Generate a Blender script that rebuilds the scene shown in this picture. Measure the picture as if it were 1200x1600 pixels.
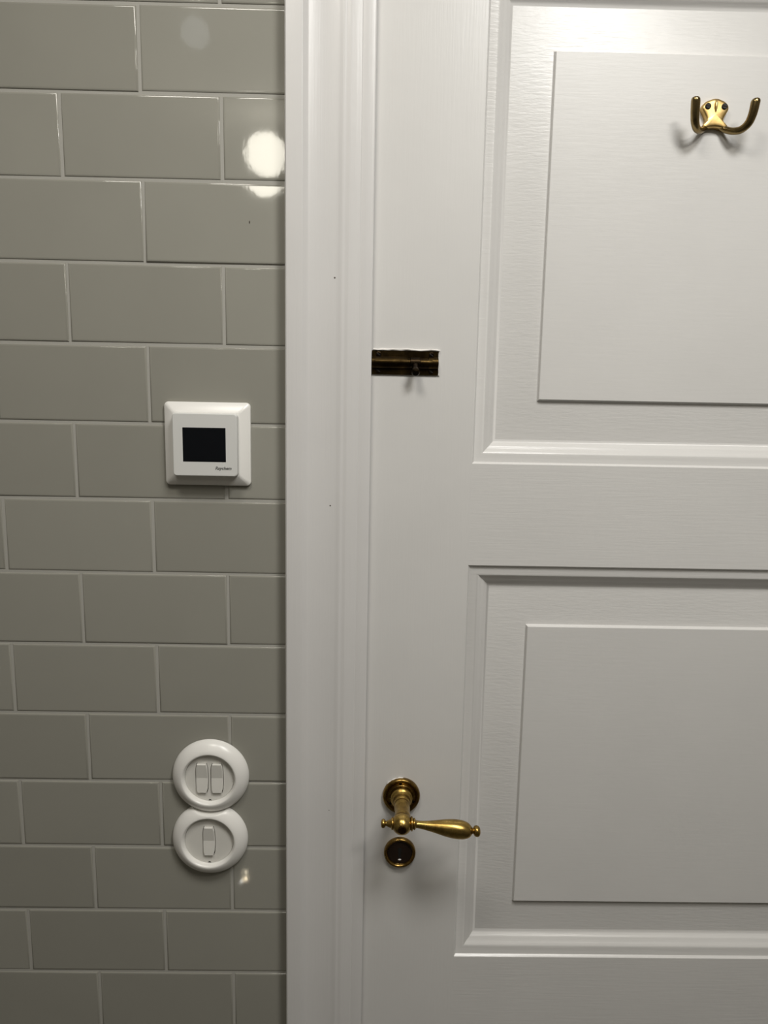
import bpy, bmesh, math, random
from mathutils import Vector, Matrix

# ------------------------------------------------------------------ scene, camera, light
scene = bpy.context.scene
COL = scene.collection
for o in list(bpy.data.objects):
    bpy.data.objects.remove(o)
R = math.radians

scene.view_settings.view_transform = 'Standard'
scene.view_settings.look = 'None'
scene.view_settings.exposure = 0.0
scene.view_settings.gamma = 1.0
scene.view_settings.use_curve_mapping = False

# X runs right along the wall, Y runs into the wall (tile face at y = 0), Z is up
cam_d = bpy.data.cameras.new('camera')
cam = bpy.data.objects.new('camera', cam_d)
COL.objects.link(cam)
scene.camera = cam
yaw, pitch, roll = 0.01395, -0.14968, 0.01884
fwd = Vector((math.sin(yaw) * math.cos(pitch), math.cos(yaw) * math.cos(pitch), math.sin(pitch)))
rgt0 = Vector((math.cos(yaw), -math.sin(yaw), 0))
up0 = rgt0.cross(fwd)
rgt = rgt0 * math.cos(roll) + up0 * math.sin(roll)
up = up0 * math.cos(roll) - rgt0 * math.sin(roll)
rot = Matrix((rgt, up, -fwd)).transposed()
cam.matrix_world = Matrix.Translation((0.22769, -0.72978, 1.48619)) @ rot.to_4x4()
cam_d.sensor_fit = 'VERTICAL'
cam_d.sensor_height = 36.0
cam_d.sensor_width = 27.0
cam_d.lens = 1118.355 / 1600 * 36.0
cam_d.clip_start = 0.01

world = bpy.data.worlds.new('world')
scene.world = world
world.use_nodes = True
world.node_tree.nodes['Background'].inputs[0].default_value = (0.9, 0.95, 1.0, 1)
world.node_tree.nodes['Background'].inputs[1].default_value = 0.01

CEIL = 2.31


def globe_lamp(name, x, y, z, radius, watts, color):
    d = bpy.data.lights.new(name, 'POINT')
    d.shadow_soft_size = radius
    d.energy = watts
    d.color = color
    o = bpy.data.objects.new(name, d)
    o.location = (x, y, z)
    COL.objects.link(o)
    return o


def disc_lamp(name, x, y, dia, watts, color):
    d = bpy.data.lights.new(name, 'AREA')
    d.shape = 'DISK'
    d.size = dia
    d.energy = watts
    d.color = color
    o = bpy.data.objects.new(name, d)
    o.location = (x, y, CEIL - 0.03)
    COL.objects.link(o)
    return o


# flat round ceiling lamp and two added fill lights in front of the door, a globe lamp behind the camera, and a small dim spot
disc_lamp('ceiling_key_and_fill', 0.56, -0.68, 0.30, 7.7, (0.985, 0.975, 0.945))
disc_lamp('ceiling_key_and_fill', 0.02, -0.62, 0.30, 4.3, (1.0, 0.955, 0.87))  # added fill that evens out the tiles, no known lamp
disc_lamp('ceiling_key_and_fill', 0.84, -1.00, 0.30, 6.3, (1.0, 0.962, 0.885))  # added fill from the right, no known lamp
globe_lamp('ceiling_light_rear', -0.108, -1.50, 2.20, 0.060, 2.7, (1.0, 0.95, 0.82))
# small warm lights added out of view, low left, to glint in a tile
for fx, fy, fz, fr, fw, fc in ((-0.031, -0.640, 0.512, 0.0035, 0.016, (1.0, 0.86, 0.62)), (-0.0315, -0.640, 0.497, 0.0045, 0.026, (1.0, 0.82, 0.55)), (-0.041, -0.640, 0.490, 0.0022, 0.006, (1.0, 0.97, 0.9))):
    globe_lamp('glint_light', fx, fy, fz, fr, fw, fc)
globe_lamp('ceiling_light_small', -0.180, -0.96, 2.27, 0.030, 0.05, (0.93, 0.97, 1.0))

# ------------------------------------------------------------------ materials


def lin(c):
    return tuple((v / 12.92 if v <= 0.04045 else ((v + 0.055) / 1.055) ** 2.4) for v in c)


def new_mat(name, color, rough, metal=0.0, spec=0.5):
    m = bpy.data.materials.new(name)
    m.use_nodes = True
    b = m.node_tree.nodes['Principled BSDF']
    b.inputs['Base Color'].default_value = (*color, 1)
    b.inputs['Roughness'].default_value = rough
    b.inputs['Metallic'].default_value = metal
    b.inputs['Specular IOR Level'].default_value = spec
    return m, m.node_tree, b


def pos_map(nt, scale):
    g = nt.nodes.new('ShaderNodeNewGeometry')
    mp = nt.nodes.new('ShaderNodeMapping')
    mp.inputs['Scale'].default_value = scale
    nt.links.new(g.outputs['Position'], mp.inputs['Vector'])
    return mp.outputs['Vector']


def noise(nt, vec, scale, detail=2.0, rough=0.5):
    n = nt.nodes.new('ShaderNodeTexNoise')
    n.inputs['Scale'].default_value = scale
    n.inputs['Detail'].default_value = detail
    n.inputs['Roughness'].default_value = rough
    nt.links.new(vec, n.inputs['Vector'])
    return n.outputs['Fac']


def bump(nt, fac, strength, dist, prev=None):
    b = nt.nodes.new('ShaderNodeBump')
    b.inputs['Strength'].default_value = strength
    b.inputs['Distance'].default_value = dist
    nt.links.new(fac, b.inputs['Height'])
    if prev:
        nt.links.new(prev, b.inputs['Normal'])
    return b.outputs['Normal']


def ramp(nt, fac, stops):
    r = nt.nodes.new('ShaderNodeValToRGB')
    e = r.color_ramp.elements
    e[0].position, e[0].color = stops[0][0], (*stops[0][1], 1)
    e[1].position, e[1].color = stops[-1][0], (*stops[-1][1], 1)
    for p, c in stops[1:-1]:
        x = e.new(p)
        x.color = (*c, 1)
    nt.links.new(fac, r.inputs['Fac'])
    return r.outputs['Color']


def paint(name, stretch, color=(0.70, 0.689, 0.672), rough=0.33, amp=0.23):
    """White gloss paint with brush marks running along the stretched axis."""
    m, nt, b = new_mat(name, color, rough, 0.0, 0.5)
    n1 = noise(nt, pos_map(nt, stretch), 420.0, 3.0, 0.6)
    n2 = noise(nt, pos_map(nt, (1, 1, 1)), 45.0, 2.0)
    nrm = bump(nt, n1, amp, 0.0006)
    nrm = bump(nt, n2, 0.10, 0.0012, nrm)
    nt.links.new(nrm, b.inputs['Normal'])
    n3 = noise(nt, pos_map(nt, (1, 1, 1)), 9.0, 4.0)
    c2 = tuple(v * 0.965 for v in color)
    nt.links.new(ramp(nt, n3, [(0.3, c2), (0.7, color)]), b.inputs['Base Color'])
    return m


PAINT_H = paint('white_paint_horizontal', (0.05, 1, 1))
PAINT_V = paint('white_paint_vertical', (1, 1, 0.05), amp=0.18)
PAINT_F = paint('white_paint_field', (0.10, 1, 1), amp=0.13, rough=0.36)
PAINT_B = paint('white_paint_bevel', (0.13, 1, 1), amp=0.36, rough=0.295)
PAINT_M = paint('white_paint_moulding', (0.05, 1, 1), rough=0.27, amp=0.25)
PAINT_C = paint('white_paint_casing', (1, 1, 0.03), amp=0.22, color=(0.70, 0.688, 0.678))
PAINT_BEAD, _, _ = new_mat('white_paint_bead', (0.82, 0.80, 0.77), 0.3)


def tile_mat():
    m, nt, b = new_mat('glazed_tile', (0.30, 0.295, 0.26), 0.045, 0.0, 0.5)
    oi = nt.nodes.new('ShaderNodeObjectInfo')
    col = ramp(nt, oi.outputs['Random'], [(0.0, (0.312, 0.304, 0.265)), (0.5, (0.325, 0.317, 0.277)), (1.0, (0.338, 0.330, 0.289))])
    n = noise(nt, pos_map(nt, (1, 1, 1)), 14.0, 3.0)
    mx = nt.nodes.new('ShaderNodeMix')
    mx.data_type = 'RGBA'
    mx.blend_type = 'MULTIPLY'
    mx.inputs['Factor'].default_value = 0.12
    nt.links.new(col, mx.inputs['A'])
    nt.links.new(ramp(nt, n, [(0.3, (0.75, 0.75, 0.75)), (0.7, (1, 1, 1))]), mx.inputs['B'])
    nt.links.new(mx.outputs['Result'], b.inputs['Base Color'])
    w = noise(nt, pos_map(nt, (1, 1, 1)), 11.0, 1.0)
    s = noise(nt, pos_map(nt, (1, 1, 0.6)), 170.0, 2.0)
    nrm = bump(nt, w, 0.10, 0.0006)
    nrm = bump(nt, s, 0.10, 0.0002, nrm)
    nt.links.new(nrm, b.inputs['Normal'])
    return m


TILE = tile_mat()
GROUT, gnt, gb = new_mat('grout', (0.42, 0.41, 0.375), 0.8, 0.0, 0.2)
gnt.links.new(bump(gnt, noise(gnt, pos_map(gnt, (1, 1, 1)), 900.0, 2.0), 0.4, 0.0003), gb.inputs['Normal'])
PLASTIC, _, _ = new_mat('white_plastic', (0.88, 0.865, 0.83), 0.27)
PLASTIC_G, _, _ = new_mat('white_plastic_insert', (0.74, 0.725, 0.68), 0.38)
PLASTIC_T, _, _ = new_mat('grey_white_plastic', (0.71, 0.71, 0.69), 0.45)
SCREEN, _, _ = new_mat('black_glass', (0.004, 0.005, 0.007), 0.06)
INK, _, _ = new_mat('grey_ink', (0.10, 0.10, 0.095), 0.5)
BLACK, _, _ = new_mat('black_recess', (0.008, 0.007, 0.006), 0.6)
DUST, _, _ = new_mat('dark_speck', (0.10, 0.085, 0.07), 0.7)


def brass(name, c_dark, c_mid, c_light, rough, scale=60.0, rvar=0.15):
    m, nt, b = new_mat(name, c_mid, rough, 1.0)
    n = noise(nt, pos_map(nt, (1, 1, 1)), scale, 5.0, 0.65)
    nt.links.new(ramp(nt, n, [(0.3, c_dark), (0.5, c_mid), (0.72, c_light)]), b.inputs['Base Color'])
    mr = nt.nodes.new('ShaderNodeMapRange')
    mr.inputs['To Min'].default_value = rough + rvar
    mr.inputs['To Max'].default_value = max(0.08, rough - rvar * 0.5)
    nt.links.new(n, mr.inputs['Value'])
    nt.links.new(mr.outputs['Result'], b.inputs['Roughness'])
    nt.links.new(bump(nt, n, 0.08, 0.0004), b.inputs['Normal'])
    return m


BRASS_LEVER = brass('aged_brass_lever', (0.20, 0.125, 0.035), (0.40, 0.265, 0.075), (0.52, 0.36, 0.12), 0.26, 90)
BRASS_ROSE = brass('aged_brass_rosette', (0.09, 0.055, 0.015), (0.25, 0.155, 0.045), (0.42, 0.28, 0.09), 0.25, 110)
BRASS_HOOK = brass('polished_brass_hook', (0.42, 0.28, 0.10), (0.62, 0.43, 0.17), (0.74, 0.55, 0.27), 0.36, 80, 0.08)
BRASS_ARM = brass('dull_brass_arm', (0.16, 0.115, 0.05), (0.26, 0.19, 0.085), (0.36, 0.27, 0.13), 0.22, 70, 0.08)
BRASS_DARK = brass('browned_brass', (0.04, 0.022, 0.008), (0.085, 0.045, 0.018), (0.15, 0.085, 0.035), 0.3, 120)
BRONZE = brass('dark_bronze_bolt', (0.016, 0.010, 0.004), (0.042, 0.027, 0.010), (0.11, 0.07, 0.025), 0.30, 70)
BRONZE_D = brass('blackened_bronze', (0.010, 0.007, 0.005), (0.022, 0.015, 0.009), (0.05, 0.032, 0.015), 0.32, 90)
DARKDISC, _, _ = new_mat('dark_brown_cover', (0.02, 0.011, 0.007), 0.25)
WALLP, _, _ = new_mat('pale_wall_paint', (0.26, 0.245, 0.215), 0.6)
CEILP, _, _ = new_mat('white_ceiling_paint', (0.62, 0.61, 0.59), 0.7)
FLOORM, fnt, fb = new_mat('grey_floor', (0.10, 0.095, 0.085), 0.45)

# ------------------------------------------------------------------ mesh helpers


def obj(name, bm, mat, parent=None, smooth=None, loc=None):
    bmesh.ops.recalc_face_normals(bm, faces=bm.faces)
    me = bpy.data.meshes.new(name)
    bm.to_mesh(me)
    bm.free()
    o = bpy.data.objects.new(name, me)
    if mat:
        me.materials.append(mat)
    if smooth is not None:
        me.shade_smooth()
        me.set_sharp_from_angle(angle=R(smooth))
    COL.objects.link(o)
    if loc:
        o.location = loc
    if parent:
        o.parent = parent
    return o


def empty(name, loc=(0, 0, 0)):
    o = bpy.data.objects.new(name, None)
    o.empty_display_size = 0.03
    o.location = loc
    COL.objects.link(o)
    return o


def thing(name, label, cat, loc, group=None):
    o = empty(name, loc)
    o['label'] = label
    o['category'] = cat
    if group:
        o['group'] = group
    return o


def add_box(bm, x0, y0, z0, x1, y1, z1):
    vs = [bm.verts.new(p) for p in ((x0, y0, z0), (x1, y0, z0), (x1, y1, z0), (x0, y1, z0),
                                    (x0, y0, z1), (x1, y0, z1), (x1, y1, z1), (x0, y1, z1))]
    for f in ((0, 1, 2, 3), (4, 5, 6, 7), (0, 1, 5, 4), (1, 2, 6, 5), (2, 3, 7, 6), (3, 0, 4, 7)):
        bm.faces.new([vs[i] for i in f])


def box(*a):
    bm = bmesh.new()
    add_box(bm, *a)
    return bm


def loft(loops, cap0=True, cap1=True, closed=True, bm=None):
    bm = bm or bmesh.new()
    rows = [[bm.verts.new(p) for p in lp] for lp in loops]
    n = len(rows[0])
    for a, b in zip(rows, rows[1:]):
        for i in range(n if closed else n - 1):
            j = (i + 1) % n
            try:
                bm.faces.new((a[i], a[j], b[j], b[i]))
            except ValueError:
                pass
    if cap0:
        bm.faces.new(rows[0])
    if cap1:
        bm.faces.new(rows[-1])
    return bm


def rect_loops(x0, z0, x1, z1, prof):
    """loops of a rectangle inset by t at depth y."""
    return [[(x0 + t, y, z0 + t), (x1 - t, y, z0 + t), (x1 - t, y, z1 - t), (x0 + t, y, z1 - t)] for t, y in prof]


def round_rect(w, h, r, seg=5):
    pts = []
    for cx, cz, a0 in ((w / 2 - r, h / 2 - r, 0), (-w / 2 + r, h / 2 - r, 90), (-w / 2 + r, -h / 2 + r, 180), (w / 2 - r, -h / 2 + r, 270)):
        for k in range(seg + 1):
            a = R(a0 + 90 * k / seg)
            pts.append((cx + r * math.cos(a), cz + r * math.sin(a)))
    return pts


def lathe(prof, seg=48, axis='y', bm=None, offset=(0, 0, 0)):
    """prof = [(radius, position along axis)]; open ends are capped."""
    loops = []
    for r, t in prof:
        lp = []
        for k in range(seg):
            a = 2 * math.pi * k / seg
            c, s = r * math.cos(a), r * math.sin(a)
            p = (c, t, s) if axis == 'y' else (t, c, s)
            lp.append((p[0] + offset[0], p[1] + offset[1], p[2] + offset[2]))
        loops.append(lp)
    return loft(loops, bm=bm)


def tube(path, radii, seg=16, flat=None):
    pts = [Vector(p) for p in path]
    loops = []
    n0 = None
    for i, p in enumerate(pts):
        t = (pts[min(i + 1, len(pts) - 1)] - pts[max(i - 1, 0)]).normalized()
        if n0 is None:
            n0 = t.orthogonal().normalized()
        n0 = (n0 - t * n0.dot(t)).normalized()
        b = t.cross(n0)
        loops.append([tuple(p + (n0 * math.cos(2 * math.pi * k / seg) + b * math.sin(2 * math.pi * k / seg)) * radii[i]) for k in range(seg)])
    return loft(loops)


def spline(pts, sub=6):
    """Catmull-Rom through tuples of any length."""
    out = []
    n = len(pts)
    for i in range(n - 1):
        p0, p1, p2, p3 = pts[max(i - 1, 0)], pts[i], pts[i + 1], pts[min(i + 2, n - 1)]
        for k in range(sub):
            t = k / sub
            out.append(tuple(0.5 * (2 * b + (c - a) * t + (2 * a - 5 * b + 4 * c - d) * t * t + (3 * b - a - 3 * c + d) * t ** 3)
                             for a, b, c, d in zip(p0, p1, p2, p3)))
    out.append(tuple(pts[-1]))
    return out


def plate_with_holes(name, outer, holes, y_back, y_front, mat, parent):
    """flat plate in the XZ plane with holes, via a filled 2D curve."""
    cu = bpy.data.curves.new(name, 'CURVE')
    cu.dimensions = '2D'
    cu.fill_mode = 'BOTH'
    cu.extrude = abs(y_back - y_front) / 2
    for pts in [outer] + holes:
        sp = cu.splines.new('POLY')
        sp.points.add(len(pts) - 1)
        for q, (x, z) in zip(sp.points, pts):
            q.co = (x, z, 0, 1)
        sp.use_cyclic_u = True
    tmp = bpy.data.objects.new(name, cu)
    COL.objects.link(tmp)
    bpy.context.view_layer.update()
    me = bpy.data.meshes.new_from_object(tmp.evaluated_get(bpy.context.evaluated_depsgraph_get()))
    bpy.data.objects.remove(tmp)
    me.transform(Matrix.Translation((0, (y_back + y_front) / 2, 0)) @ Matrix.Rotation(R(90), 4, 'X'))
    me.materials.clear()
    me.materials.append(mat)
    o = bpy.data.objects.new(name, me)
    o.parent = parent
    COL.objects.link(o)
    return o


def structure(o):
    o['kind'] = 'structure'
    return o


# ------------------------------------------------------------------ room
Z0 = 1.85                       # height of the first measured tile joint
X_L, X_R, Y_B = -0.79, 1.55, -2.75
OPEN_L, OPEN_R, OPEN_T = 0.2225, 0.8725, Z0 + 0.157

wf = bmesh.new()
add_box(wf, X_L, 0.0010, 0, 0.190, 0.12, CEIL)
add_box(wf, 0.905, 0.0010, 0, X_R, 0.12, CEIL)
add_box(wf, 0.190, 0.0010, OPEN_T + 0.035, 0.905, 0.12, CEIL)
wall_front = structure(obj('wall_front', wf, GROUT))
wall_front['label'] = 'wall of grey glazed brick-bond tiles left of the white door'

structure(obj('floor', box(X_L, Y_B, -0.05, X_R, 0.12, 0.0), FLOORM))
structure(obj('ceiling', box(X_L, Y_B, CEIL, X_R, 0.12, CEIL + 0.05), CEILP))
structure(obj('wall_left', box(X_L - 0.1, Y_B, 0, X_L, 0.12, CEIL), WALLP))
structure(obj('wall_right', box(X_R, Y_B, 0, X_R + 0.1, 0.12, CEIL), WALLP))
structure(obj('wall_back', box(X_L, Y_B - 0.1, 0, X_R, Y_B, CEIL), WALLP))

# tiles: 150 x 75 mm, half bond, pillowed edges
PX, PZ, GAP = 0.1525, 0.07747, 0.0026
TILE_T = 0.0


def tile_mesh(w, h):
    r = 0.0021
    prof = [(0, 0.0030)] + [(r - r * math.cos(a), 0.0014 - 0.0014 * math.sin(a)) for a in (0.0, 0.55, 1.05, math.pi / 2)] + [(r + 0.0004, 0.0)]
    loops = [[(x, y + TILE_T, z) for x, y, z in lp] for lp in rect_loops(-w / 2, -h / 2, w / 2, h / 2, prof)]
    bm = loft(loops, cap0=False)
    bmesh.ops.recalc_face_normals(bm, faces=bm.faces)
    me = bpy.data.meshes.new('tile')
    bm.to_mesh(me)
    bm.free()
    if sum(p.normal.y for p in me.polygons) > 0:
        me.flip_normals()
    me.materials.append(TILE)
    me.shade_smooth()
    me.set_sharp_from_angle(angle=R(40))
    return me


rng = random.Random(4)
tile_cache = {}
EDGE_R = 0.1460                 # tiles are cut here and run up to the door casing
for row in range(-8, 24):
    zt, zb = Z0 - row * PZ - GAP / 2, Z0 - (row + 1) * PZ + GAP / 2
    zb = max(zb, 0.001)
    zt = min(zt, CEIL - 0.001)
    if zt - zb < 0.01:
        continue
    off = 0.0 if row % 2 == 0 else -0.5
    for c in range(-6, 2):
        x0 = (c + off) * PX + GAP / 2
        x1 = x0 + PX - GAP
        x0, x1 = max(x0, X_L + 0.001), min(x1, EDGE_R)
        if x1 - x0 < 0.012:
            continue
        key = (round(x1 - x0, 4), round(zt - zb, 4))
        if key not in tile_cache:
            tile_cache[key] = tile_mesh(*key)
        o = bpy.data.objects.new('tile', tile_cache[key])
        o.parent = wall_front
        o.location = ((x0 + x1) / 2 + rng.uniform(-.0002, .0002), rng.uniform(-.0002, .0002), (zt + zb) / 2 + rng.uniform(-.0003, .0003))
        o.rotation_euler = (rng.gauss(0, .0015), rng.gauss(0, .0007), rng.gauss(0, .0015))
        if row == 2 and c == 0:     # this cut tile leans back slightly at its top edge
            o.rotation_euler = (-0.017, 0, 0.002)
        COL.objects.link(o)

# ------------------------------------------------------------------ door casing
# cross-section from the outer edge inwards: (distance from the outer edge, y)
CW = 0.0845
CAS = [(0.0, -0.0006), (0.0, -0.0135), (0.0004, -0.0150), (0.0016, -0.0160), (0.0158, -0.0160), (0.0170, -0.0157), (0.0212, -0.0116),
       (0.0226, -0.0110), (0.0490, -0.0111), (0.0520, -0.0118), (0.0540, -0.0123), (0.0552, -0.0123), (0.0568, -0.0119), (0.0582, -0.0120),
       (0.0602, -0.0124), (0.0616, -0.0123), (0.0716, -0.0104), (0.0724, -0.0098), (0.0736, -0.0099),
       (0.0826, -0.0090), (0.0838, -0.0085), (CW, -0.0080), (CW, -0.0010), (0.060, -0.0006)]
TOPZ = OPEN_T


def casing(name, side):
    n = len(CAS)
    if side == 'left':
        lo = [[(OPEN_L - CW + d, y, 0.0) for d, y in CAS], [(OPEN_L - CW + d, y, TOPZ + CW - d) for d, y in CAS]]
    elif side == 'right':
        lo = [[(OPEN_R + CW - d, y, 0.0) for d, y in CAS], [(OPEN_R + CW - d, y, TOPZ + CW - d) for d, y in CAS]]
    else:
        lo = [[(OPEN_L - CW + d, y, TOPZ + CW - d) for d, y in CAS], [(OPEN_R + CW - d, y, TOPZ + CW - d) for d, y in CAS]]
    return structure(obj(name, loft(lo), PAINT_C if side != 'top' else PAINT_H, smooth=24))


t1 = casing('trim_1', 'left')
t1['label'] = 'white moulded door casing between grey tiles and door'
casing('trim_2', 'top')
casing('trim_3', 'right')
# old nail holes under the paint
for x, z, r in ((0.1858, -0.2440, 0.0009), (0.1831, -0.4666, 0.0008), (0.1842, -0.7998, 0.0005)):
    obj('nail_hole', lathe([(r, -0.0108), (r, -0.0111), (r * 0.5, -0.01125)], 10), DUST, t1, loc=(x, 0, Z0 + z))

# ------------------------------------------------------------------ door
door = structure(empty('door_1', (0.2165, 0.0, 0.0)))
door['label'] = 'white painted panelled wooden door with brass fittings'
DL, DR = 0.2175, 0.8775
PL, PR = 0.3268, 0.7682         # panel openings between the stiles
YB = 0.038
OPENINGS = [(Z0 - 0.4226, Z0 + 0.0380), (Z0 - 0.9848, Z0 - 0.5284), (Z0 - 1.5450, Z0 - 1.0905)]
DZ0, DZ1 = 0.006, OPEN_T + 0.004


def dpart(name, bm, mat, smooth=None):
    o = obj(name, bm, mat, smooth=smooth)
    o.parent = door
    o.matrix_parent_inverse = Matrix.Translation((-0.2165, 0, 0))
    return o


dpart('stile', box(DL, 0, DZ0, PL, YB, DZ1), PAINT_V)
dpart('stile', box(PR, 0, DZ0, DR, YB, DZ1), PAINT_V)
edges = [DZ1] + [v for a, b in OPENINGS for v in (b, a)] + [DZ0]
for k in range(0, len(edges), 2):
    dpart('rail', box(PL, 0, edges[k + 1], PR, YB, edges[k]), PAINT_H)
MOULD = [(-0.0006, 0.0), (0.0003, 0.0002), (0.0012, 0.0016), (0.0022, 0.0026), (0.0036, 0.0030), (0.0090, 0.0036), (0.0106, 0.0040), (0.0120, 0.0048),
         (0.0140, 0.0066), (0.0164, 0.0082), (0.0180, 0.0090), (0.0192, 0.0102), (0.0215, 0.0122), (0.0232, 0.0134), (0.0250, 0.0140)]
for zb, zt in OPENINGS:
    dpart('panel_moulding', loft(rect_loops(PL, zb, PR, zt, MOULD), False, False), PAINT_M, smooth=28)
    # fielded panel: a flat raised field, a small step, then a bevel falling to the moulding
    fx0, fx1, fz0, fz1 = 0.3933, PR - (0.3933 - PL), zb + 0.0660, zt - 0.0672
    px0, px1, pz0, pz1 = PL + 0.020, PR - 0.020, zb + 0.020, zt - 0.020

    def mix(s, y):
        return [(px0 + (fx0 - px0) * s, y, pz0 + (fz0 - pz0) * s), (px1 + (fx1 - px1) * s, y, pz0 + (fz0 - pz0) * s),
                (px1 + (fx1 - px1) * s, y, pz1 + (fz1 - pz1) * s), (px0 + (fx0 - px0) * s, y, pz1 + (fz1 - pz1) * s)]
    q = 0.0008 / 0.046
    loops = [mix(0, 0.0145), mix(1 - 1.8 * q, 0.0098), mix(1 - 0.8 * q, 0.0090), mix(1, 0.0066), mix(1 + 0.7 * q, 0.0060)]
    bm = loft(loops, cap0=False)
    pan = dpart('panel', bm, PAINT_F, smooth=12)
    pan.data.materials.append(PAINT_B)      # the bevel round the field is brushed out coarser and glossier
    for p in pan.data.polygons[:4]:
        p.material_index = 1

# ------------------------------------------------------------------ thermostat
tx, tz = 0.0588, Z0 - 0.4070
th = thing('thermostat', 'square white wall thermostat with a black screen on the grey tiles', 'thermostat', (tx, 0, tz))


def rr_loft(prof, seg=5, z_shift=0.0):
    """prof = [(width, height, corner radius, y)]"""
    return loft([[(x, y, z + z_shift) for x, z in round_rect(w, h, r, seg)] for w, h, r, y in prof])


W, H = 0.0862, 0.0838
obj('cover_frame', rr_loft([(W, H, 0.0045, -0.0003), (W, H, 0.0045, -0.0026), (W - 0.0006, H - 0.0006, 0.0042, -0.0036), (W - 0.0020, H - 0.0020, 0.0036, -0.0042),
                            (0.0665, 0.0645, 0.0022, -0.0098), (0.0655, 0.0635, 0.0020, -0.0099)]), PLASTIC, th, smooth=25)
obj('display_housing', rr_loft([(0.0640, 0.0624, 0.0035, -0.0090), (0.0638, 0.0622, 0.0035, -0.0168), (0.0632, 0.0616, 0.0032, -0.0176), (0.0620, 0.0604, 0.0028, -0.0180)], 6),
    PLASTIC_T, th, smooth=30, loc=(0.0003, 0, -0.0002))
sc = obj('screen', rr_loft([(0.0424, 0.0337, 0.0004, -0.0178), (0.0424, 0.0337, 0.0004, -0.01812)], 2), SCREEN, th, loc=(-0.0002, 0, 0.0000))
sc['label'] = 'blank black rectangular screen'

tc = bpy.data.curves.new('brand_lettering', 'FONT')
tc.body = 'Raychem'
tc.size = 0.0044
tc.shear = 0.28
tc.offset = 0.00013
tc.align_x = 'RIGHT'
tc.extrude = 0.00003
tmp = bpy.data.objects.new('brand_lettering', tc)
COL.objects.link(tmp)
bpy.context.view_layer.update()
tme = bpy.data.meshes.new_from_object(tmp.evaluated_get(bpy.context.evaluated_depsgraph_get()))
bpy.data.objects.remove(tmp)
tme.transform(Matrix.Rotation(R(90), 4, 'X'))
tme.materials.clear()
tme.materials.append(INK)
to = bpy.data.objects.new('brand_lettering', tme)
to.parent = th
to.location = (0.0262, -0.01805, -0.0245)
to['label'] = 'small grey slanted brand lettering'
COL.objects.link(to)

# ------------------------------------------------------------------ light switches
SW_R = 0.0415
RING = spline([(0.0415, -0.0006), (0.0413, -0.0020), (0.0405, -0.0042), (0.0385, -0.0070), (0.0355, -0.0095), (0.0325, -0.0113), (0.0302, -0.0121), (0.0289, -0.0121),
               (0.0279, -0.0112), (0.0269, -0.0094), (0.0265, -0.0074)], 3) + [(0.0264, -0.0040)]


def ring_mesh(clip=None):
    seg = 96
    loops = [[(r * math.cos(2 * math.pi * k / seg), y, r * math.sin(2 * math.pi * k / seg)) for k in range(seg)] for r, y in RING]
    bm = loft(loops, False, False)
    if clip:                    # the lower ring is notched to take the rim of the upper one
        cx, cz, cr = clip
        for v in bm.verts:
            d = math.hypot(v.co.x - cx, v.co.z - cz)
            if d < cr:
                k = cr / max(d, 1e-6)
                v.co.x, v.co.z = cx + (v.co.x - cx) * k, cz + (v.co.z - cz) * k
    return bm


def rocker_outline(w_end, w_mid, h, grow=0.0):
    pts = []
    r = 0.0016
    n = 8
    for k in range(n + 1):      # right side, bottom to top
        t = -1 + 2 * k / n
        hw = w_end / 2 + (w_mid - w_end) / 2 * (1 - t * t)
        pts.append((hw + grow - (r * 0.55 if k in (0, n) else 0), t * (h / 2 + grow)))
    pts2 = [(-x, z) for x, z in reversed(pts)]
    return pts + pts2


def light_switch(label, x, z, rockers, clip=None):
    t = thing('light_switch', label, 'light switch', (x, 0, z), 'round light switches on the tiles')
    obj('cover_ring', ring_mesh(clip), PLASTIC, t, smooth=50)
    holes = []
    w_e, w_m, h = 0.0112, 0.0131, 0.0330
    for dx in rockers:
        holes.append([(px + dx, pz) for px, pz in rocker_outline(w_e, w_m, h, 0.0006)])
    circ = [(0.0262 * math.cos(2 * math.pi * k / 64), 0.0262 * math.sin(2 * math.pi * k / 64)) for k in range(64)]
    disc = plate_with_holes('insert_disc', circ, holes, -0.0040, -0.0068, PLASTIC_G, t)
    obj('back_plate', lathe([(0.0268, -0.0006), (0.0268, -0.0030)], 40), BLACK, t)
    for dx in rockers:
        # rocker with a shallow V face: the middle sits lower than both ends
        base = rocker_outline(w_e, w_m, h)
        n = len(base)

        def face_y(zz, extra):
            return -(0.0076 + 0.0021 * abs(zz) / (h / 2)) + extra
        loops = [[(px, -0.0035, pz) for px, pz in base]]
        loops.append([(px, face_y(pz, 0.0010), pz) for px, pz in base])
        loops.append([(px * 0.97, face_y(pz, 0.0003), pz * 0.985) for px, pz in base])
        loops.append([(px * 0.90, face_y(pz, 0.0), pz * 0.955) for px, pz in base])
        bm = loft(loops, True, False)
        bm.verts.ensure_lookup_table()
        top = list(bm.verts)[-n:]
        m = n // 2              # close the face with quads running across
        for k in range(m - 1):
            bm.faces.new((top[k], top[k + 1], top[n - 2 - k], top[n - 1 - k]))
        obj('rocker', bm, PLASTIC_G, t, smooth=8, loc=(dx, 0, 0.0002))
    # little release slot at the foot of the insert
    obj('release_slot', loft([[(-0.0017 + 0.0034 * k / 8, y, -0.0258 + 0.0011 * math.sin(math.pi * k / 8)) for k in range(9)] for y in (-0.0060, -0.00705)]), BLACK, t)
    return t


SX1, SZ1 = 0.0551, Z0 - 0.7662
SX2, SZ2 = 0.0533, Z0 - 0.8397
light_switch('upper round white light switch with two narrow rockers side by side', SX1, SZ1, (-0.0082, 0.0080))
light_switch('lower round white light switch with a single narrow rocker', SX2, SZ2, (-0.0002,), clip=(SX1 - SX2, SZ1 - SZ2, SW_R + 0.0003))

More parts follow.
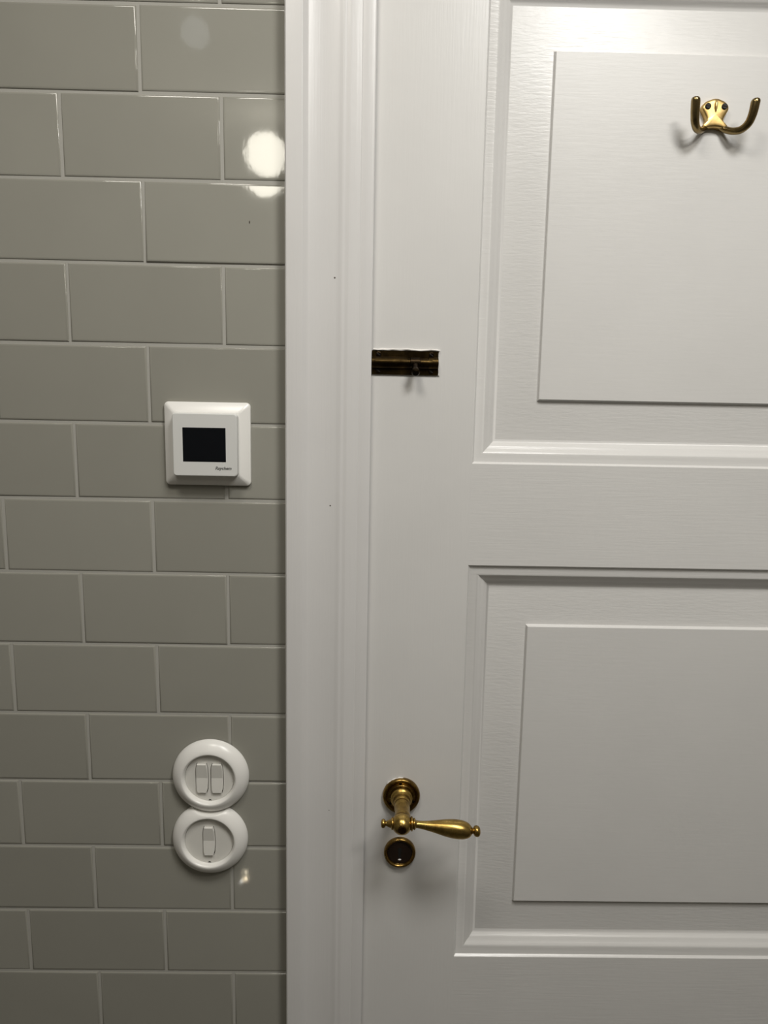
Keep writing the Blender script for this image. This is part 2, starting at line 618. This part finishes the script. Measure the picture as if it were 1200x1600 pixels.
# ------------------------------------------------------------------ barrel bolt
bx0, bx1, bz0, bz1 = 0.2230, 0.2890, Z0 - 0.3346, Z0 - 0.3110
bcz = (bz0 + bz1) / 2
bb = thing('barrel_bolt', 'dark bronze barrel bolt on the door edge beside the casing', 'door bolt', (bx0, 0, bcz))
L = bx1 - bx0
HH = (bz1 - bz0) / 2
obj('base_plate', rr_loft([(L, 2 * HH, 0.0004, 0.0), (L, 2 * HH, 0.0004, -0.0014), (L - 0.0006, 2 * HH - 0.0006, 0.0004, -0.0018)], 2), BRONZE, bb, loc=(L / 2, 0, 0))
BR = 0.0062


def half_tube(x0, x1, r, yc=-0.0012, a0=0, a1=180, seg=16):
    lo = []
    for x in (x0, x1):
        lp = []
        for k in range(seg + 1):
            a = R(a0 + (a1 - a0) * k / seg)
            lp.append((x, yc - r * math.sin(a), r * math.cos(a)))
        lo.append(lp)
    return loft(lo)


obj('barrel', half_tube(0.0, 0.0352, BR), BRONZE, bb, smooth=40)
obj('barrel', half_tube(0.0566, L - 0.0002, BR), BRONZE, bb, smooth=40)
obj('barrel_bridge', half_tube(0.0352, 0.0566, BR, a0=105, a1=180), BRONZE_D, bb, smooth=40)
rod = lathe([(0.0044, 0.0025), (0.0046, 0.0030), (0.0046, 0.0600), (0.0040, 0.0610)], 20, 'x', offset=(0, -0.0031, 0))
# only the front of the rod stands clear of the plate
for v in rod.verts:
    v.co.y = min(v.co.y, -0.0016)
obj('bolt_rod', rod, BRONZE, bb, smooth=40)
obj('collar', lathe([(0.0046, 0.0380), (0.0056, 0.0384), (0.0056, 0.0478), (0.0046, 0.0482)], 24, 'x', offset=(0, -0.0031, 0)), BRONZE_D, bb, smooth=35)
kn = obj('knob', lathe([(0.0034, -0.0040), (0.0034, -0.0100), (0.0040, -0.0116), (0.0044, -0.0138), (0.0042, -0.0160), (0.0030, -0.0172)], 24), BRONZE_D, bb, smooth=35, loc=(0.0432, -0.0031, 0.0))
kn.rotation_euler = (R(38), 0, 0)
for sx in (0.0065, L - 0.0068):
    for sz in (HH - 0.0037, -HH + 0.0037):
        s = obj('screw', lathe([(0.0027, -0.0016), (0.0027, -0.0019), (0.0018, -0.0024)], 16), BRONZE_D, bb, loc=(sx, 0, sz))
        sl = obj('screw_slot', box(-0.0021, -0.00255, -0.0003, 0.0021, -0.0022, 0.0003), BLACK, s)
        sl.rotation_euler = (0, R(35), 0)
# ridge of white paint left around the plate
rg = random.Random(2)
pts = [(0.001 + (L + 0.0006) * k / 14, -0.0012 - rg.uniform(0, .0006), HH + 0.0009 + rg.uniform(-.0002, .0004)) for k in range(15)]
pts += [(L + 0.0008 + rg.uniform(-.0001, .0003), -0.0010, HH - 2 * HH * k / 8) for k in range(1, 9)]
o = obj('paint_ridge', tube(pts, [0.0011 if 1 < k < 14 else 0.0008 for k in range(len(pts))], 6), PAINT_BEAD, bb, smooth=60)
o['label'] = 'ridge of white paint around the plate'

# ------------------------------------------------------------------ lever handle and keyhole cover
hx, hz = 0.2626, Z0 - 0.7870
lv = thing('door_handle', 'aged brass lever handle with turned ball and baluster grip', 'door handle', (hx, 0, hz))
obj('rosette', lathe(spline([(0.0203, -0.0002), (0.0205, -0.0022), (0.0200, -0.0042), (0.0188, -0.0054), (0.0174, -0.0054), (0.0162, -0.0042), (0.0150, -0.0032), (0.0128, -0.0032),
                             (0.0120, -0.0044)], 3), 56), BRASS_ROSE, lv, smooth=50)
for a in (95, -25, 215):
    s = obj('screw', lathe([(0.0017, -0.0030), (0.0017, -0.0036), (0.0010, -0.0040)], 14), BRONZE_D, lv, loc=(0.0146 * math.cos(R(a)), 0, 0.0146 * math.sin(R(a))))
arc = [(0.0206 * math.cos(R(a)), -0.0012 - 0.0005 * (k % 2), 0.0206 * math.sin(R(a))) for k, a in enumerate(range(85, 140, 6))]
sm = obj('paint_smear', tube(arc, [0.0004 + 0.0005 * ((k * 7) % 3) / 2 for k in range(len(arc))], 6), PAINT_BEAD, lv, smooth=60)
sm['label'] = 'white paint smear along the upper rim'
BALL_Y = -0.0535
obj('neck', lathe(spline([(0.0118, -0.0036), (0.0122, -0.0070), (0.0116, -0.0096), (0.0098, -0.0114), (0.0090, -0.0140), (0.0086, -0.0180), (0.0080, -0.0206), (0.0084, -0.0226), (0.0082, -0.0270),
                          (0.0078, -0.0330), (0.0080, -0.0400), (0.0084, -0.0450), (0.0080, -0.0500)], 4), 40), BRASS_LEVER, lv, smooth=50)
bz = -0.0030
ball = obj('ball', lathe([(0.0106 * math.sin(math.pi * (k + 0.5) / 20), -0.0118 * math.cos(math.pi * (k + 0.5) / 20)) for k in range(20)], 36), BRASS_LEVER, lv, smooth=60, loc=(-0.0012, BALL_Y, bz + 0.002))
sp_ = obj('spindle_end', lathe([(0.0042, -0.0095), (0.0042, -0.0119), (0.0034, -0.0123)], 20), BRASS_DARK, ball)
sp_['label'] = 'dark round spindle end in the ball'
fin = lathe(spline([(0.0058, 0.0088), (0.0062, 0.0096), (0.0060, 0.0106), (0.0046, 0.0112), (0.0038, 0.0130), (0.0026, 0.0156), (0.0026, 0.0166), (0.0040, 0.0176), (0.0045, 0.0192),
                    (0.0038, 0.0208), (0.0014, 0.0215)], 3), 28, 'x')
for v in fin.verts:
    v.co.x = -v.co.x
obj('finial', fin, BRASS_LEVER, lv, smooth=50, loc=(-0.0012, BALL_Y, bz + 0.002))
GRIP = [(0.0052, 0.0090), (0.0070, 0.0096), (0.0070, 0.0110), (0.0050, 0.0118), (0.0058, 0.0126), (0.0056, 0.0136), (0.0040, 0.0146), (0.0037, 0.0170), (0.0041, 0.0220), (0.0051, 0.0290), (0.0066, 0.0370),
        (0.0082, 0.0450), (0.0092, 0.0530), (0.0094, 0.0590), (0.0088, 0.0650), (0.0070, 0.0700), (0.0044, 0.0726), (0.0030, 0.0738), (0.0030, 0.0746), (0.0046, 0.0756), (0.0056, 0.0776),
        (0.0052, 0.0800), (0.0034, 0.0816), (0.0010, 0.0821)]
g = lathe(spline(GRIP, 3), 32, 'x')
for v in g.verts:               # the grip sags gently away from the ball
    t = max(0.0, v.co.x - 0.012)
    v.co.z -= 0.135 * t - 0.35 * t * t
    v.co.x *= 0.985
obj('grip', g, BRASS_LEVER, lv, smooth=50, loc=(-0.0012, BALL_Y, bz + 0.002))

ke = thing('keyhole_escutcheon', 'small round brass keyhole cover with dark centre under the lever handle', 'keyhole cover', (0.2624, 0, Z0 - 0.8545))
obj('rim', lathe(spline([(0.0174, -0.0002), (0.0176, -0.0020), (0.0172, -0.0042), (0.0160, -0.0052), (0.0148, -0.0048), (0.0138, -0.0034), (0.0134, -0.0020)], 3), 48), BRASS_ROSE, ke, smooth=50)
dk = obj('centre_plate', lathe([(0.0136, -0.0004), (0.0136, -0.0026)], 40), DARKDISC, ke)
dk['label'] = 'dark brown recessed centre'
kh = [(0.0025 * math.cos(R(a)), 0.0030 + 0.0025 * math.sin(R(a))) for a in range(-50, 231, 20)] + [(-0.0016, -0.0062), (0.0016, -0.0062)]
obj('keyhole', loft([[(x, y, z) for x, z in kh] for y in (-0.0020, -0.0027)]), BLACK, ke)
p = obj('white_patch', lathe([(0.0020, -0.0024), (0.0017, -0.0030), (0.0006, -0.0033)], 10), PAINT_BEAD, ke, smooth=60, loc=(0.0, 0, -0.0086))  # small raised white patch low on the centre plate
p.scale = (1.0, 1, 0.55)

# ------------------------------------------------------------------ coat hook
ox, oz = 0.5476, Z0 - 0.0834
ck = thing('coat_hook', 'double brass coat hook screwed to the upper door panel', 'coat hook', (ox, 0.0060, oz))
PY = 0.0
half = [(0.0000, 0.0140), (0.0030, 0.0136), (0.0062, 0.0124), (0.0096, 0.0108), (0.0124, 0.0076), (0.0128, 0.0042), (0.0110, 0.0006), (0.0090, -0.0030), (0.0082, -0.0062), (0.0098, -0.0094),
        (0.0128, -0.0121), (0.0112, -0.0147), (0.0070, -0.0134), (0.0036, -0.0126), (0.0000, -0.0123)]
half = spline(half, 3)
outline = half + [(-x, z) for x, z in reversed(half[1:-1])]


def hook_y(z):                  # the plate swells forward towards the arms
    return -0.0058 - 0.0014 * max(0.0, min(1.0, (0.004 - z) / 0.018)) ** 1.3


def dome(x):
    return 0.0012 * (1 - min(1, abs(x) / 0.012) ** 2)


cz = -0.001
loops = [[(x, 0.0, z) for x, z in outline]]
for s, dy in ((1.0, 0.0022), (0.97, 0.0008), (0.92, 0.0), (0.80, -0.0002), (0.65, -0.0002), (0.5, -0.0002), (0.35, -0.0002), (0.2, -0.0002), (0.08, -0.0002)):
    loops.append([(x * s, hook_y((z - cz) * s + cz) + dy - 0.0009 * (1 - s * s), (z - cz) * s + cz) for x, z in outline])
bm = loft(loops)
bmesh.ops.remove_doubles(bm, verts=bm.verts, dist=0.00005)
obj('back_plate', bm, BRASS_HOOK, ck, smooth=60)
obj('centre_ridge', tube([(0.0, -0.0060, 0.0122), (-0.0004, -0.0074, 0.0090), (-0.0006, -0.0076, 0.0050), (-0.0004, -0.0074, 0.0010)], [0.0010, 0.0014, 0.0012, 0.0004], 10), BRASS_HOOK, ck, smooth=60)
ARM = [(0.0060, -0.0034, -0.0106, 0.0026), (0.0088, -0.0042, -0.0124, 0.0029), (0.0116, -0.0064, -0.0146, 0.0031), (0.0160, -0.0110, -0.0172, 0.0032), (0.0212, -0.0162, -0.0174, 0.0035), (0.0252, -0.0210, -0.0134, 0.0038),
       (0.0271, -0.0238, -0.0062, 0.0040), (0.0278, -0.0252, 0.0018, 0.0042), (0.0281, -0.0256, 0.0044, 0.0040), (0.0281, -0.0257, 0.0060, 0.0030), (0.0281, -0.0257, 0.0067, 0.0012)]
ARM = spline(ARM, 5)
for s in (-1, 1):
    obj('hook_arm', tube([(s * x, y, z) for x, y, z, r in ARM], [r for x, y, z, r in ARM], 18), BRASS_ARM, ck, smooth=60)
for sx in (-0.0079, 0.0077):
    s = obj('screw', lathe([(0.0028, -0.0050), (0.0028, -0.0072), (0.0021, -0.0078)], 18), BLACK, ck, loc=(sx, 0, 0.0062))
    sl = obj('screw_slot', box(-0.0021, -0.0081, -0.0003, 0.0021, -0.0076, 0.0003), BRONZE_D, s)
    sl.rotation_euler = (0, R(8), 0)

# small chip in the glaze of the third-row tile by the casing
for (x, z, r) in ((0.1022, -0.1918, 0.0009),):
    o = obj('glaze_chip', lathe([(r, 0.0), (r, -0.00035), (r * 0.4, -0.0005)], 8), DUST, wall_front, loc=(x, 0, Z0 + z))
    o.scale = (0.7, 1, 1.6)
bpy.context.view_layer.update()
